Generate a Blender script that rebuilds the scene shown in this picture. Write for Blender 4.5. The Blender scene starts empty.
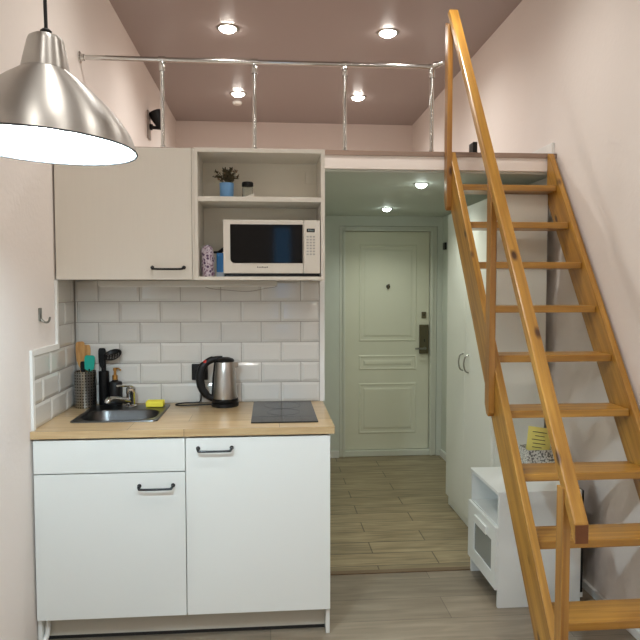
import bpy, bmesh, math, random
from mathutils import Vector, Matrix
random.seed(7)
S = bpy.context.scene
C = S.collection
PI = math.pi

# ------------------------------------------------------------------ materials
def lin(c):
    return tuple((v/12.92 if v <= .04045 else ((v+.055)/1.055)**2.4) for v in c)
def rgb(r, g, b):
    return lin((r/255, g/255, b/255))
def mat(name, col, rough=.5, metal=0., spec=.5, noise=0., nscale=8., bump=0., bscale=60., coat=0., stretch=(1,1,1), trans=0., ior=1.45, aniso=0.):
    m = bpy.data.materials.new(name); m.use_nodes = True
    nt = m.node_tree; b = nt.nodes['Principled BSDF']
    b.inputs['Base Color'].default_value = (*col, 1)
    b.inputs['Roughness'].default_value = rough
    b.inputs['Metallic'].default_value = metal
    b.inputs['Specular IOR Level'].default_value = spec
    b.inputs['IOR'].default_value = ior
    b.inputs['Coat Weight'].default_value = coat
    b.inputs['Coat Roughness'].default_value = .08
    b.inputs['Transmission Weight'].default_value = trans
    if aniso: b.inputs['Anisotropic'].default_value = aniso
    if noise or bump:
        tc = nt.nodes.new('ShaderNodeTexCoord'); mp = nt.nodes.new('ShaderNodeMapping')
        mp.inputs['Scale'].default_value = stretch
        nt.links.new(tc.outputs['Object'], mp.inputs['Vector'])
    if noise:
        n = nt.nodes.new('ShaderNodeTexNoise'); n.inputs['Scale'].default_value = nscale; n.inputs['Detail'].default_value = 4
        r = nt.nodes.new('ShaderNodeMapRange'); r.inputs['To Min'].default_value = 1-noise; r.inputs['To Max'].default_value = 1+noise
        mx = nt.nodes.new('ShaderNodeVectorMath'); mx.operation = 'SCALE'; mx.inputs[0].default_value = col
        nt.links.new(mp.outputs[0], n.inputs['Vector']); nt.links.new(n.outputs['Fac'], r.inputs['Value'])
        nt.links.new(r.outputs[0], mx.inputs['Scale']); nt.links.new(mx.outputs[0], b.inputs['Base Color'])
    if bump:
        n2 = nt.nodes.new('ShaderNodeTexNoise'); n2.inputs['Scale'].default_value = bscale; n2.inputs['Detail'].default_value = 3
        bp = nt.nodes.new('ShaderNodeBump'); bp.inputs['Strength'].default_value = bump; bp.inputs['Distance'].default_value = .004
        nt.links.new(mp.outputs[0], n2.inputs['Vector']); nt.links.new(n2.outputs['Fac'], bp.inputs['Height'])
        nt.links.new(bp.outputs[0], b.inputs['Normal'])
    return m
def emit(name, col, strength):
    m = bpy.data.materials.new(name); m.use_nodes = True
    nt = m.node_tree; nt.nodes.clear()
    e = nt.nodes.new('ShaderNodeEmission'); o = nt.nodes.new('ShaderNodeOutputMaterial')
    e.inputs[0].default_value = (*col, 1); e.inputs[1].default_value = strength
    nt.links.new(e.outputs[0], o.inputs[0]); return m
def wood(name, c_light, c_dark, rot=(0,0,0), along=.7, across=14., rough=.35, coat=.25, knots=0., knotcol=(.06,.02,.005), planks=None):
    """wood grain running along local X after the rotation; optional knots"""
    m = bpy.data.materials.new(name); m.use_nodes = True
    nt = m.node_tree; L = nt.links; b = nt.nodes['Principled BSDF']
    N = nt.nodes.new
    tc = N('ShaderNodeTexCoord'); mp = N('ShaderNodeMapping'); mp.inputs['Rotation'].default_value = rot
    L.new(tc.outputs['Object'], mp.inputs['Vector'])
    sc = N('ShaderNodeMapping'); sc.inputs['Scale'].default_value = (along, across, across)
    L.new(mp.outputs[0], sc.inputs['Vector'])
    n = N('ShaderNodeTexNoise'); n.inputs['Scale'].default_value = 3.; n.inputs['Detail'].default_value = 6; n.inputs['Distortion'].default_value = .6
    L.new(sc.outputs[0], n.inputs['Vector'])
    cr = N('ShaderNodeValToRGB'); cr.color_ramp.elements[0].position = .3; cr.color_ramp.elements[1].position = .7
    cr.color_ramp.elements[0].color = (*c_dark, 1); cr.color_ramp.elements[1].color = (*c_light, 1)
    L.new(n.outputs['Fac'], cr.inputs[0]); out = cr.outputs[0]
    if knots:
        v = N('ShaderNodeTexVoronoi'); v.inputs['Scale'].default_value = 1.; v.inputs['Randomness'].default_value = 1.
        s2 = N('ShaderNodeMapping'); s2.inputs['Scale'].default_value = (4.2, 9, 9); s2.inputs['Location'].default_value = (.37, .21, .63)
        L.new(mp.outputs[0], s2.inputs['Vector']); L.new(s2.outputs[0], v.inputs['Vector'])
        mr = N('ShaderNodeMapRange'); mr.inputs['From Min'].default_value = knots*.4; mr.inputs['From Max'].default_value = knots
        mr.inputs['To Min'].default_value = 1; mr.inputs['To Max'].default_value = 0
        L.new(v.outputs['Distance'], mr.inputs['Value'])
        mx = N('ShaderNodeMix'); mx.data_type = 'RGBA'; mx.inputs[7].default_value = (*knotcol, 1)
        L.new(mr.outputs[0], mx.inputs[0]); L.new(out, mx.inputs[6]); out = mx.outputs[2]
    if planks:
        lx, wy, sw = planks
        br = N('ShaderNodeTexBrick'); br.offset = .37; br.inputs['Scale'].default_value = 1.
        br.inputs['Brick Width'].default_value = lx; br.inputs['Row Height'].default_value = wy
        br.inputs['Mortar Size'].default_value = sw; br.inputs['Mortar Smooth'].default_value = .1
        br.inputs['Color1'].default_value = (.82,.82,.82,1); br.inputs['Color2'].default_value = (1.08,1.08,1.08,1); br.inputs['Mortar'].default_value = (.33,.32,.30,1)
        L.new(mp.outputs[0], br.inputs['Vector'])
        mm = N('ShaderNodeMix'); mm.data_type = 'RGBA'; mm.blend_type = 'MULTIPLY'; mm.inputs[0].default_value = 1
        L.new(out, mm.inputs[6]); L.new(br.outputs['Color'], mm.inputs[7]); out = mm.outputs[2]
    L.new(out, b.inputs['Base Color'])
    b.inputs['Roughness'].default_value = rough; b.inputs['Coat Weight'].default_value = coat; b.inputs['Coat Roughness'].default_value = .2
    return m

WALL_COL = rgb(228, 220, 214)
M = {}
M['wall'] = mat('painted_wallpaper', WALL_COL, .75, spec=.2, noise=.04, nscale=1.6, bump=.25, bscale=45)
M['wall_pink'] = mat('pink_wall_paint', rgb(228, 219, 213), .8, spec=.2, bump=.1, bscale=50)
M['wall_hall'] = mat('hall_wall_paint', rgb(210, 214, 205), .7, spec=.25, noise=.03, nscale=2)
M['ceiling'] = mat('satin_stretch_ceiling', rgb(160, 150, 147), .3, spec=.4)
M['hall_ceiling'] = mat('hall_ceiling_paint', rgb(200, 204, 196), .6, spec=.3)
M['white'] = mat('white_laminate', rgb(226, 229, 226), .35, spec=.4)
M['cream'] = mat('pale_cream_laminate', rgb(222, 217, 206), .35, spec=.4, noise=.02, nscale=20, stretch=(6,6,.4))
M['unit_inside'] = mat('pale_grey_board', rgb(232, 226, 210), .5)
M['fascia'] = mat('white_painted_fascia', rgb(232, 222, 214), .5)
M['trim'] = mat('white_trim', rgb(228, 228, 224), .4)
M['tile'] = mat('glazed_white_tile', rgb(208, 206, 200), .07, spec=.55, noise=.03, nscale=5, bump=.08, bscale=14)
M['grout'] = mat('grey_grout', rgb(150, 144, 136), .9, spec=.1)
M['plinth'] = mat('greige_plinth', rgb(186, 181, 168), .5)
M['black'] = mat('black_plastic', rgb(13, 13, 14), .4, spec=.35)
M['black_gloss'] = mat('black_gloss', rgb(14, 14, 15), .12)
M['black_metal'] = mat('black_metal', rgb(22, 22, 24), .4, metal=.3)
M['dark'] = mat('dark_rim_and_gap_shade', rgb(30, 28, 27), .7)  # pendant rim, and the painted shade of the gap below the plinth
M['hob'] = mat('black_ceramic_glass', rgb(32, 33, 35), .14, spec=.4, noise=.05, nscale=30)
M['hob_line'] = mat('hob_print', rgb(22, 22, 23), .3)
M['steel'] = mat('brushed_steel', rgb(178, 174, 168), .3, metal=1., bump=.08, bscale=40, stretch=(.3,.3,20))
M['steel_shade'] = mat('brushed_nickel', rgb(182, 178, 172), .42, metal=1., aniso=.8)
_nt = M['steel_shade'].node_tree; _tg = _nt.nodes.new('ShaderNodeTangent'); _tg.direction_type = 'RADIAL'; _tg.axis = 'Z'
_nt.links.new(_tg.outputs[0], _nt.nodes['Principled BSDF'].inputs['Tangent']); _nt.nodes['Principled BSDF'].inputs['Anisotropic Rotation'].default_value = .25
M['chrome'] = mat('chrome', rgb(205, 205, 202), .12, metal=1.)
M['sink'] = mat('sink_steel', rgb(88, 88, 88), .3, metal=1.)
M['shade_in'] = mat('white_enamel', rgb(240, 244, 244), .5)
M['glass_dark'] = mat('dark_oven_glass', rgb(8, 8, 9), .06, spec=.25)
M['glass'] = mat('clear_glass', (.9,.93,.92), .03, trans=1., ior=1.45)
M['frosted'] = mat('grey_frosted_glass', rgb(140, 146, 144), .25, spec=.5)
M['blue_pot'] = mat('sky_blue_ceramic', rgb(112, 160, 206), .4)
M['blue_can'] = mat('blue_tin', rgb(40, 122, 186), .35)
M['pale_band'] = mat('pale_band', rgb(190, 205, 220), .45)
M['teal'] = mat('teal_silicone', rgb(20, 158, 140), .45)
M['gold'] = mat('brass_pump', rgb(190, 145, 80), .3, metal=.9)
M['red'] = mat('red_switch', rgb(190, 40, 30), .4)
M['sponge'] = mat('yellow_sponge', rgb(240, 226, 84), .9, spec=.1, bump=.6, bscale=220)
M['paper'] = mat('yellow_paper', rgb(238, 226, 130), .8, spec=.15)
M['paper_w'] = mat('white_paper', rgb(235, 232, 222), .8, spec=.15)
M['ink'] = mat('dark_ink', rgb(60, 56, 40), .8)
M['leaf'] = mat('dried_olive_leaf', rgb(74, 66, 44), .7, noise=.4, nscale=60)
M['leaf_pale'] = mat('dried_pale_leaf', rgb(150, 120, 90), .7)
M['fabric_dark'] = mat('printed_cloth', rgb(120, 92, 120), .9)
M['door'] = mat('ivory_door', rgb(222, 222, 204), .4, spec=.4)
M['frame'] = mat('pale_door_frame', rgb(216, 218, 207), .4)
M['lock'] = mat('aged_metal', rgb(120, 112, 92), .35, metal=.8)
M['lock_dark'] = mat('dark_bronze', rgb(104, 98, 78), .4, metal=.6)
M['wardrobe'] = mat('white_wardrobe', rgb(228, 229, 220), .4, noise=.015, nscale=12, stretch=(8,8,.3))
M['nickel_pull'] = mat('satin_nickel', rgb(150, 150, 142), .35, metal=1.)
M['loft_edge'] = wood('laminate_edge', rgb(156, 132, 116), rgb(130, 108, 94), along=1, across=20, coat=0, rough=.6)
M['worktop'] = wood('oak_worktop', rgb(200, 174, 132), rgb(174, 144, 104), along=1.2, across=11, rough=.3, coat=.35, planks=(.62, .149, .0012))
HONEY, HONEY_D = rgb(188, 140, 60), rgb(142, 96, 32)
M['pine_x'] = wood('honey_pine_crosswise', HONEY, HONEY_D, (0,0,0), knots=.14)
M['pine_z'] = wood('honey_pine_upright', rgb(172,124,58), rgb(128,82,32), (0, PI/2, 0), knots=.14)
INC = math.atan2(1.5, 1.0)
M['pine_i'] = wood('honey_pine_inclined', HONEY, HONEY_D, (INC, 0, 0), knots=.14)
# the inclined boards run in the YZ plane: turn Y onto X first
_mp = [n for n in M['pine_i'].node_tree.nodes if n.type == 'MAPPING'][0]
_mp.inputs['Rotation'].default_value = Matrix(((0, math.cos(INC), math.sin(INC)), (1, 0, 0), (0, -math.sin(INC), math.cos(INC)))).to_euler()
M['end_grain'] = mat('dark_end_grain', rgb(104, 60, 30), .5, noise=.2, nscale=40)
M['spatula_wood'] = wood('beech_spatula', rgb(206, 160, 96), rgb(170, 120, 64), (0, PI/2, 0), along=2, across=30, coat=0, rough=.6)
M['floor'] = wood('room_laminate', rgb(150, 138, 120), rgb(122, 110, 94), along=1.1, across=9, rough=.35, coat=.15, planks=(1.28, .193, .0012))
M['floor_hall'] = wood('hall_wood_tile', rgb(166, 150, 118), rgb(122, 107, 80), along=1.2, across=11, rough=.35, coat=.15, planks=(.9, .155, .0035))
M['threshold'] = mat('bronze_threshold', rgb(120, 100, 78), .4, metal=.4)
M['lens_warm'] = emit('warm_lens', (1, .93, .84), 45)
M['lens_cool'] = emit('cool_lens', (.88, 1, .93), 22)
M['bulb'] = emit('cool_bulb', (.66, .87, 1), 880)
M['window_sky'] = None

def pattern_bag():
    m = mat('purple_print_cloth', rgb(200,190,200), .85); nt = m.node_tree; b = nt.nodes['Principled BSDF']
    tc = nt.nodes.new('ShaderNodeTexCoord'); v = nt.nodes.new('ShaderNodeTexVoronoi'); v.inputs['Scale'].default_value = 55; v.feature = 'F1'
    cr = nt.nodes.new('ShaderNodeValToRGB'); e = cr.color_ramp.elements
    e[0].position = .25; e[0].color = (*rgb(88, 62, 96), 1); e[1].position = .5; e[1].color = (*rgb(214, 204, 212), 1)
    x = e.new(.8); x.color = (*rgb(120, 84, 112), 1)
    nt.links.new(tc.outputs['Object'], v.inputs['Vector']); nt.links.new(v.outputs['Distance'], cr.inputs[0]); nt.links.new(cr.outputs[0], b.inputs['Base Color'])
    return m
M['bag'] = pattern_bag()
def pattern_box():
    m = mat('speckled_box_print', rgb(200,198,188), .7); nt = m.node_tree; b = nt.nodes['Principled BSDF']
    tc = nt.nodes.new('ShaderNodeTexCoord'); v = nt.nodes.new('ShaderNodeTexNoise'); v.inputs['Scale'].default_value = 130; v.inputs['Detail'].default_value = 2
    cr = nt.nodes.new('ShaderNodeValToRGB'); e = cr.color_ramp.elements
    e[0].position = .42; e[0].color = (*rgb(96, 96, 90), 1); e[1].position = .52; e[1].color = (*rgb(214, 212, 204), 1)
    nt.links.new(tc.outputs['Object'], v.inputs['Vector']); nt.links.new(v.outputs['Fac'], cr.inputs[0]); nt.links.new(cr.outputs[0], b.inputs['Base Color'])
    return m
M['speckle'] = pattern_box()
def perforated():
    """steel with rows of small dark holes (holes laid out in cylinder angle and height)"""
    m = mat('perforated_steel', rgb(170,168,164), .3, metal=1.); nt = m.node_tree; b = nt.nodes['Principled BSDF']; N = nt.nodes.new; L = nt.links
    tc = N('ShaderNodeTexCoord'); sp = N('ShaderNodeSeparateXYZ'); L.new(tc.outputs['Object'], sp.inputs[0])
    at = N('ShaderNodeMath'); at.operation = 'ARCTAN2'; L.new(sp.outputs[1], at.inputs[0]); L.new(sp.outputs[0], at.inputs[1])
    def wave(src, k):
        a = N('ShaderNodeMath'); a.operation = 'MULTIPLY'; a.inputs[1].default_value = k; L.new(src, a.inputs[0])
        s = N('ShaderNodeMath'); s.operation = 'SINE'; L.new(a.outputs[0], s.inputs[0]); return s.outputs[0]
    p = N('ShaderNodeMath'); p.operation = 'ADD'; L.new(wave(at.outputs[0], 24), p.inputs[0]); L.new(wave(sp.outputs[2], 2*PI/.0140), p.inputs[1])
    g = N('ShaderNodeMath'); g.operation = 'GREATER_THAN'; g.inputs[1].default_value = .95; L.new(p.outputs[0], g.inputs[0])
    mx = N('ShaderNodeMix'); mx.data_type = 'RGBA'; mx.inputs[6].default_value = (*rgb(170,168,164), 1); mx.inputs[7].default_value = (*rgb(66,64,62), 1)
    L.new(g.outputs[0], mx.inputs[0]); L.new(mx.outputs[2], b.inputs['Base Color']); return m
M['perforated'] = perforated()

# ------------------------------------------------------------------ mesh helpers
def wloc(o):
    v = Vector((0, 0, 0))
    while o is not None:
        v += o.location; o = o.parent
    return v
def obj(name, bm, m, parent=None, loc=None, smooth=False, angle=35):
    """link a bmesh given in world coordinates as ONE mesh object"""
    base = wloc(parent) if parent else Vector((0, 0, 0))
    origin = Vector(loc) if loc is not None else base
    bmesh.ops.recalc_face_normals(bm, faces=bm.faces[:])
    bm.transform(Matrix.Translation(-origin))
    me = bpy.data.meshes.new(name); bm.to_mesh(me); bm.free()
    for k in (m if isinstance(m, (list, tuple)) else [m]): me.materials.append(k)
    if smooth:
        for p in me.polygons: p.use_smooth = True
        me.set_sharp_from_angle(angle=math.radians(angle))
    o = bpy.data.objects.new(name, me); C.objects.link(o)
    o.location = origin - base
    if parent: o.parent = parent
    return o
def thing(name, label, cat, loc=(0,0,0), group=None):
    o = bpy.data.objects.new(name, None); C.objects.link(o); o.location = loc; o.empty_display_size = .1
    o['label'] = label; o['category'] = cat
    if group: o['group'] = group
    return o
def tag(o, label, cat, group=None, kind=None):
    o['label'] = label; o['category'] = cat
    if group: o['group'] = group
    if kind: o['kind'] = kind
    return o
def struct(name, bm, m, label, cat, parent=None):
    o = obj(name, bm, m, parent)
    if parent is None:
        o['kind'] = 'structure'; o['label'] = label; o['category'] = cat
    return o
def B(): return bmesh.new()
def box(bm, x0, x1, y0, y1, z0, z1, bev=0., seg=2):
    t = bmesh.new()
    vs = [t.verts.new((x, y, z)) for x in (x0, x1) for y in (y0, y1) for z in (z0, z1)]
    for f in ((0,1,3,2),(4,6,7,5),(0,4,5,1),(2,3,7,6),(0,2,6,4),(1,5,7,3)): t.faces.new([vs[i] for i in f])
    if bev: bmesh.ops.bevel(t, geom=t.edges[:], offset=bev, segments=seg, affect='EDGES', profile=.6)
    bmesh.ops.recalc_face_normals(t, faces=t.faces[:])
    merge(bm, t); return bm
def merge(bm, t, mtx=None):
    if mtx is not None: t.transform(mtx)
    me = bpy.data.meshes.new('tmp'); t.to_mesh(me); t.free(); bm.from_mesh(me); bpy.data.meshes.remove(me)
def boxes(*a, bev=0.):
    bm = B()
    for q in a: box(bm, *q, bev=bev)
    return bm
def lathe(bm, prof, cx, cy, cz=0, seg=48, mtx=None, close=False):
    t = bmesh.new(); rings = []
    for r, z in prof:
        if r < 1e-6: rings.append([t.verts.new((0, 0, z))])
        else: rings.append([t.verts.new((r*math.cos(2*PI*i/seg), r*math.sin(2*PI*i/seg), z)) for i in range(seg)])
    pairs = list(zip(rings, rings[1:])) + ([(rings[-1], rings[0])] if close else [])
    for a, b in pairs:
        if len(a) == 1 and len(b) == 1: continue
        for i in range(seg):
            j = (i+1) % seg
            if len(a) == 1: t.faces.new((a[0], b[i], b[j]))
            elif len(b) == 1: t.faces.new((a[i], a[j], b[0]))
            else: t.faces.new((a[i], a[j], b[j], b[i]))
    m = Matrix.Translation((cx, cy, cz)) @ (mtx if mtx is not None else Matrix())
    merge(bm, t, m); return bm
def tube(bm, pts, r, seg=12, caps=True, flat=None):
    """round tube through pts (r a number or one per point); flat=(a, b) makes an elliptic section"""
    t = bmesh.new(); P = [Vector(p) for p in pts]; n = len(P); rings = []
    up = None
    for i, p in enumerate(P):
        d = (P[min(i+1, n-1)] - P[max(i-1, 0)]).normalized()
        if up is None: up = Vector((0,0,1)) if abs(d.z) < .9 else Vector((1,0,0))
        s = d.cross(up).normalized(); u = s.cross(d).normalized(); up = u
        rr = r[i] if isinstance(r, (list, tuple)) else r
        fa, fb = flat if flat else (1, 1)
        rings.append([t.verts.new(p + rr*(fa*math.cos(2*PI*k/seg)*s + fb*math.sin(2*PI*k/seg)*u)) for k in range(seg)])
    for a, b in zip(rings, rings[1:]):
        for k in range(seg): t.faces.new((a[k], a[(k+1)%seg], b[(k+1)%seg], b[k]))
    if caps: t.faces.new(rings[0][::-1]); t.faces.new(rings[-1])
    merge(bm, t); return bm
def smooth_path(pts, n=6):
    P = [Vector(p) for p in pts]; out = []
    for i in range(len(P)-1):
        p0, p1, p2, p3 = P[max(i-1,0)], P[i], P[i+1], P[min(i+2,len(P)-1)]
        for k in range(n):
            s = k/n
            out.append(.5*((2*p1) + (p2-p0)*s + (2*p0-5*p1+4*p2-p3)*s*s + (3*p1-p0-3*p2+p3)*s**3))
    out.append(P[-1]); return out
def prism(bm, poly, axis, a, b, bev=0.):
    """extrude a polygon (pairs in the two other axes, in order) from a to b along axis"""
    t = bmesh.new()
    def pt(u, v, w): return {'X': (w, u, v), 'Y': (u, w, v), 'Z': (u, v, w)}[axis]
    A = [t.verts.new(pt(u, v, a)) for u, v in poly]; D = [t.verts.new(pt(u, v, b)) for u, v in poly]
    t.faces.new(A); t.faces.new(D[::-1]); n = len(poly)
    for i in range(n): t.faces.new((A[i], D[i], D[(i+1)%n], A[(i+1)%n]))
    bmesh.ops.recalc_face_normals(t, faces=t.faces[:])
    if bev: bmesh.ops.bevel(t, geom=t.edges[:], offset=bev, segments=2, affect='EDGES', profile=.6)
    merge(bm, t); return bm
def rrect(cx, cy, hx, hy, r, n=8):
    out = []
    for qx, qy, a0 in ((1,1,0),(-1,1,90),(-1,-1,180),(1,-1,270)):
        for k in range(n+1):
            a = math.radians(a0 + 90*k/n)
            out.append((cx + qx*(hx-r) + r*math.cos(a), cy + qy*(hy-r) + r*math.sin(a)))
    return out
def dup(root, loc, label=None, group=None):
    r = root.copy(); C.objects.link(r); r.location = loc
    if label: r['label'] = label
    if group: r['group'] = group
    for ch in list(root.children):
        c = ch.copy(); C.objects.link(c); c.parent = r
        for g in ch.children:
            d = g.copy(); C.objects.link(d); d.parent = c
    return r

# ------------------------------------------------------------------ the room shell
XL, XR = -.96, 1.545
YB, YK, YF, YD = -2.4, 3.206, 3.35, 5.40      # rear wall, kitchen wall face, loft front, hall end wall
YL, ZC = 6.81, 3.218                           # loft back wall, ceiling
ZF0, ZF1 = 2.085, 2.191                        # underside and top of the loft floor
struct('floor', boxes((XL-.1, XR+.1, YB-.1, 3.18, -.1, 0)), M['floor'], 'pale grey-brown laminate floor of the room', 'floor')
struct('floor_hall', boxes((XL-.1, XR+.1, 3.18, YL+.1, -.1, 0)), M['floor_hall'], 'darker wood-look plank floor of the entrance hall', 'floor')
struct('wall_left', boxes((XL-.1, XL, YB, YL, 0, ZC)), M['wall'], 'pale pinkish textured wall on the kitchen side', 'wall')
struct('wall_right', boxes((XR, XR+.1, YB, YL, 0, ZC)), M['wall'], 'pale beige textured wall behind the wooden stairs', 'wall')
struct('wall_loft', boxes((XL-.1, XR+.1, YL, YL+.1, 0, ZC)), M['wall_pink'], 'pink end wall of the sleeping loft', 'wall')
struct('wall_kitchen', boxes((XL, .27, YK, YD+.12, 0, ZF0)), M['wall_hall'], 'partition behind the kitchen, tiled on its front', 'wall')
# rear wall with a window opening (behind the camera)
WX0, WX1, WZ0, WZ1 = .04, .31, .80, 2.32
struct('wall_rear', boxes((XL-.1, WX0, YB-.12, YB, 0, ZC), (WX1, XR+.1, YB-.12, YB, 0, ZC), (WX0, WX1, YB-.12, YB, 0, WZ0), (WX0, WX1, YB-.12, YB, WZ1, ZC)), M['wall'], 'plain wall opposite the kitchen, pierced by the window', 'wall')
w = struct('window_1', boxes((WX0, WX0+.03, YB-.1, YB-.04, WZ0, WZ1), (WX1-.03, WX1, YB-.1, YB-.04, WZ0, WZ1), (WX0+.03, WX1-.03, YB-.1, YB-.04, WZ0, WZ0+.06), (WX0+.03, WX1-.03, YB-.1, YB-.04, WZ1-.06, WZ1)), M['trim'], 'white framed window in the rear wall', 'window')
struct('ceiling', boxes((XL-.1, XR+.1, YB-.1, YL+.1, ZC, ZC+.1)), M['ceiling'], 'satin mauve-grey stretch ceiling above room and loft', 'ceiling')
# loft floor = hall ceiling
s = struct('ceiling_hall', boxes((XL, XR, YF, YL, ZF0, 2.165)), M['hall_ceiling'], 'low pale ceiling of the hall under the loft', 'ceiling')
struct('trim_1', boxes((.27, XR-.012, YF-.018, YF-.001, 2.097, 2.166)), M['fascia'], 'white fascia board along the loft edge', 'trim')
struct('trim_2', boxes((XL, XR-.002, YF-.024, YL, 2.166, ZF1)), M['loft_edge'], 'brown laminate floor of the loft with its exposed edge', 'floor')
# end wall of the hall with the recess for the entrance door
struct('wall_hall', boxes((.27, .60, YD, YD+.12, 0, ZF0), (1.455, XR, YD, YD+.12, 0, ZF0), (.60, 1.455, YD, YD+.12, 2.0, ZF0), (.27, XR, YD+.121, YD+.2, 0, ZF0)), M['wall_hall'], 'pale green-grey end wall of the hall around the door', 'wall')
struct('wall_hall_right', boxes((1.50, XR-.0005, 4.24, YD-.0005, 0, ZF0)), M['wall_hall'], 'side wall of the hall between wardrobe and entrance door', 'wall')
struct('baseboard_left', boxes((.50, .598, YD-.014, YD-.001, 0, .06), bev=.002), M['trim'], 'short white baseboard left of the entrance door', 'baseboard')
struct('baseboard_hall', boxes((1.486, 1.499, 4.25, YD-.015, 0, .06), bev=.002), M['trim'], 'white baseboard between wardrobe and entrance door', 'baseboard')
struct('baseboard_right', boxes((XR-.018, XR-.001, YB, 3.28, 0, .038), bev=.002), M['trim'], 'white baseboard along the wall behind the stairs', 'baseboard')
struct('baseboard_loft', boxes((XR-.018, XR-.001, YF+.005, YL-.02, ZF1, ZF1+.065), bev=.002), M['trim'], 'white baseboard along the right wall of the loft', 'baseboard')
struct('trim_3', boxes((.271, 1.20, 3.160, 3.196, .0005, .006), bev=.002), M['threshold'], 'narrow bronze threshold strip between room and hall floors', 'trim')
# white edge trim round the tiles
def bar(bm, a, b, w): pass
struct('trim_4', boxes((XL+.001, XL+.012, 2.612, 2.634, .897, 1.222), (XL+.001, XL+.012, 2.634, 2.945, 1.1985, 1.222), (XL+.001, XL+.012, 2.925, 2.945, 1.222, 1.51)), M['trim'], 'stepped white edging round the side wall tiles', 'trim')
struct('trim_5', boxes((.256, .280, YK-.014, YK-.0005, .897, 1.52)), M['trim'], 'white vertical edging at the right end of the tiles', 'trim')

# glazed tiles: each bevelled, all one pattern on its wall
def tile(bm, u0, u1, z0, z1, plane):
    if u1-u0 < .008 or z1-z0 < .008: return
    g = .0014; u0 += g; u1 -= g; z0 += g; z1 -= g
    e = min(.013, (u1-u0)*.4, (z1-z0)*.4)
    def p(u, z, d): return (u, YK-.0015-d, z) if plane == 'back' else (XL+.0015+d, u, z)
    ring = lambda m, d: [bm.verts.new(p(*q, d)) for q in ((u0+m, z0+m), (u1-m, z0+m), (u1-m, z1-m), (u0+m, z1-m))]
    r0, r1, r2 = ring(0, 0), ring(0, .0028), ring(e, .0065)
    for a, b in ((r0, r1), (r1, r2)):
        for i in range(4): bm.faces.new((a[i], a[(i+1)%4], b[(i+1)%4], b[i]))
    bm.faces.new(r2)
ROWS = [.897, .996, 1.098, 1.1995, 1.3025, 1.406, 1.511]
bm = B()
for r in range(6):
    off = -.541 if r % 2 == 0 else -.641
    u = off - .6
    while u < .3:
        tile(bm, max(u, XL+.009), min(u+.2, .2555), ROWS[r], ROWS[r+1], 'back'); u += .2
o = obj('tile_backsplash', bm, M['tile']); tag(o, 'glazed white bevelled brick tiles behind the worktop', 'tiles', kind='structure')
obj('grout', boxes((XL+.002, .256, YK-.0025, YK-.0002, .897, 1.511)), M['grout'], o)
bm = B()
for r in range(6):
    y0 = 2.634 if r < 3 else 2.945
    u = 2.838 if r % 2 == 0 else 2.946
    u -= .42
    while u < YK:
        tile(bm, max(u, y0), min(u+.21, YK-.009), ROWS[r], ROWS[r+1], 'side'); u += .21
o = obj('tile_backsplash', bm, M['tile']); tag(o, 'glazed white tiles on the side wall beside the utensil holder', 'tiles', kind='structure')
obj('grout', boxes((XL+.0002, XL+.0025, 2.634, YK-.003, .897, 1.199), (XL+.0002, XL+.0025, 2.945, YK-.003, 1.199, 1.511)), M['grout'], o)

# ------------------------------------------------------------------ entrance door
d = obj('door_1', B(), M['door']); bpy.data.objects.remove(d)
d = bpy.data.objects.new('door_1', None); C.objects.link(d); d.location = (1.03, YD+.05, 0); d['kind'] = 'structure'
d['label'] = 'ivory panelled entrance door at the end of the hall'; d['category'] = 'door'
fb = boxes((.602, .652, YD+.01, YD+.10, .001, 1.998), (1.399, 1.453, YD+.01, YD+.10, .001, 1.998), (.652, 1.399, YD+.01, YD+.10, 1.962, 1.998), (.652, 1.399, YD+.01, YD+.10, .001, .05), bev=.004)
box(fb, .632, .652, YD-.004, YD+.011, .001, 1.972, .003); box(fb, 1.399, 1.422, YD-.004, YD+.011, .001, 1.972, .003); box(fb, .632, 1.422, YD-.004, YD+.011, 1.958, 1.975, .003)
obj('door_frame', fb, M['frame'], d)
YP = YD+.045
leaf = obj('door_leaf', boxes((.656, 1.395, YP, YD+.09, .054, 1.958), bev=.003), M['door'], d)
def panel(bm, x0, x1, z0, z1, y):
    # raised moulding ring with a slightly raised field
    w, h = .020, .0045
    def ring(m, dd): return [bm.verts.new((x, y-dd, z)) for x, z in ((x0+m, z0+m), (x1-m, z0+m), (x1-m, z1-m), (x0+m, z1-m))]
    R = [ring(0, 0), ring(w*.35, h), ring(w*.7, h), ring(w, .002), ring(w+.02, .002), ring(w+.035, .006)]
    for a, b in zip(R, R[1:]):
        for i in range(4): bm.faces.new((a[i], a[(i+1)%4], b[(i+1)%4], b[i]))
    bm.faces.new(R[-1])
bm = B()
for z0, z1 in ((1.005, 1.845), (.755, .885), (.195, .64)): panel(bm, .775, 1.285, z0, z1, YP)
obj('moulding', bm, M['door'], d)
lk = obj('lock_plate', boxes((1.308, 1.388, YP-.02, YP-.0005, .895, 1.15), bev=.004), M['lock_dark'], d)
hb = B(); tube(hb, [(1.352, YP-.018, .945), (1.352, YP-.055, .945)], .011); tube(hb, smooth_path([(1.352, YP-.055, .945), (1.32, YP-.06, .945), (1.262, YP-.058, .945)]), .008)
obj('handle', hb, M['nickel_pull'], lk, smooth=True)
obj('keyhole', boxes((1.348, 1.356, YP-.0215, YP-.019, 1.0, 1.025), bev=.002), M['black'], lk)
sl = obj('upper_lock', boxes((1.328, 1.368, YP-.012, YP-.0005, 1.205, 1.262), bev=.003), M['lock'], d)
obj('keyhole', boxes((1.345, 1.351, YP-.0135, YP-.011, 1.225, 1.243)), M['black'], sl)
pb = B(); lathe(pb, [(0, 0), (.017, 0), (.017, .008), (.011, .012), (0, .012)], 1.030, YP-.006, 1.483, 24, Matrix.Rotation(PI/2, 4, 'X'))
ph = obj('peephole', pb, M['black'], d, smooth=True)
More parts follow.
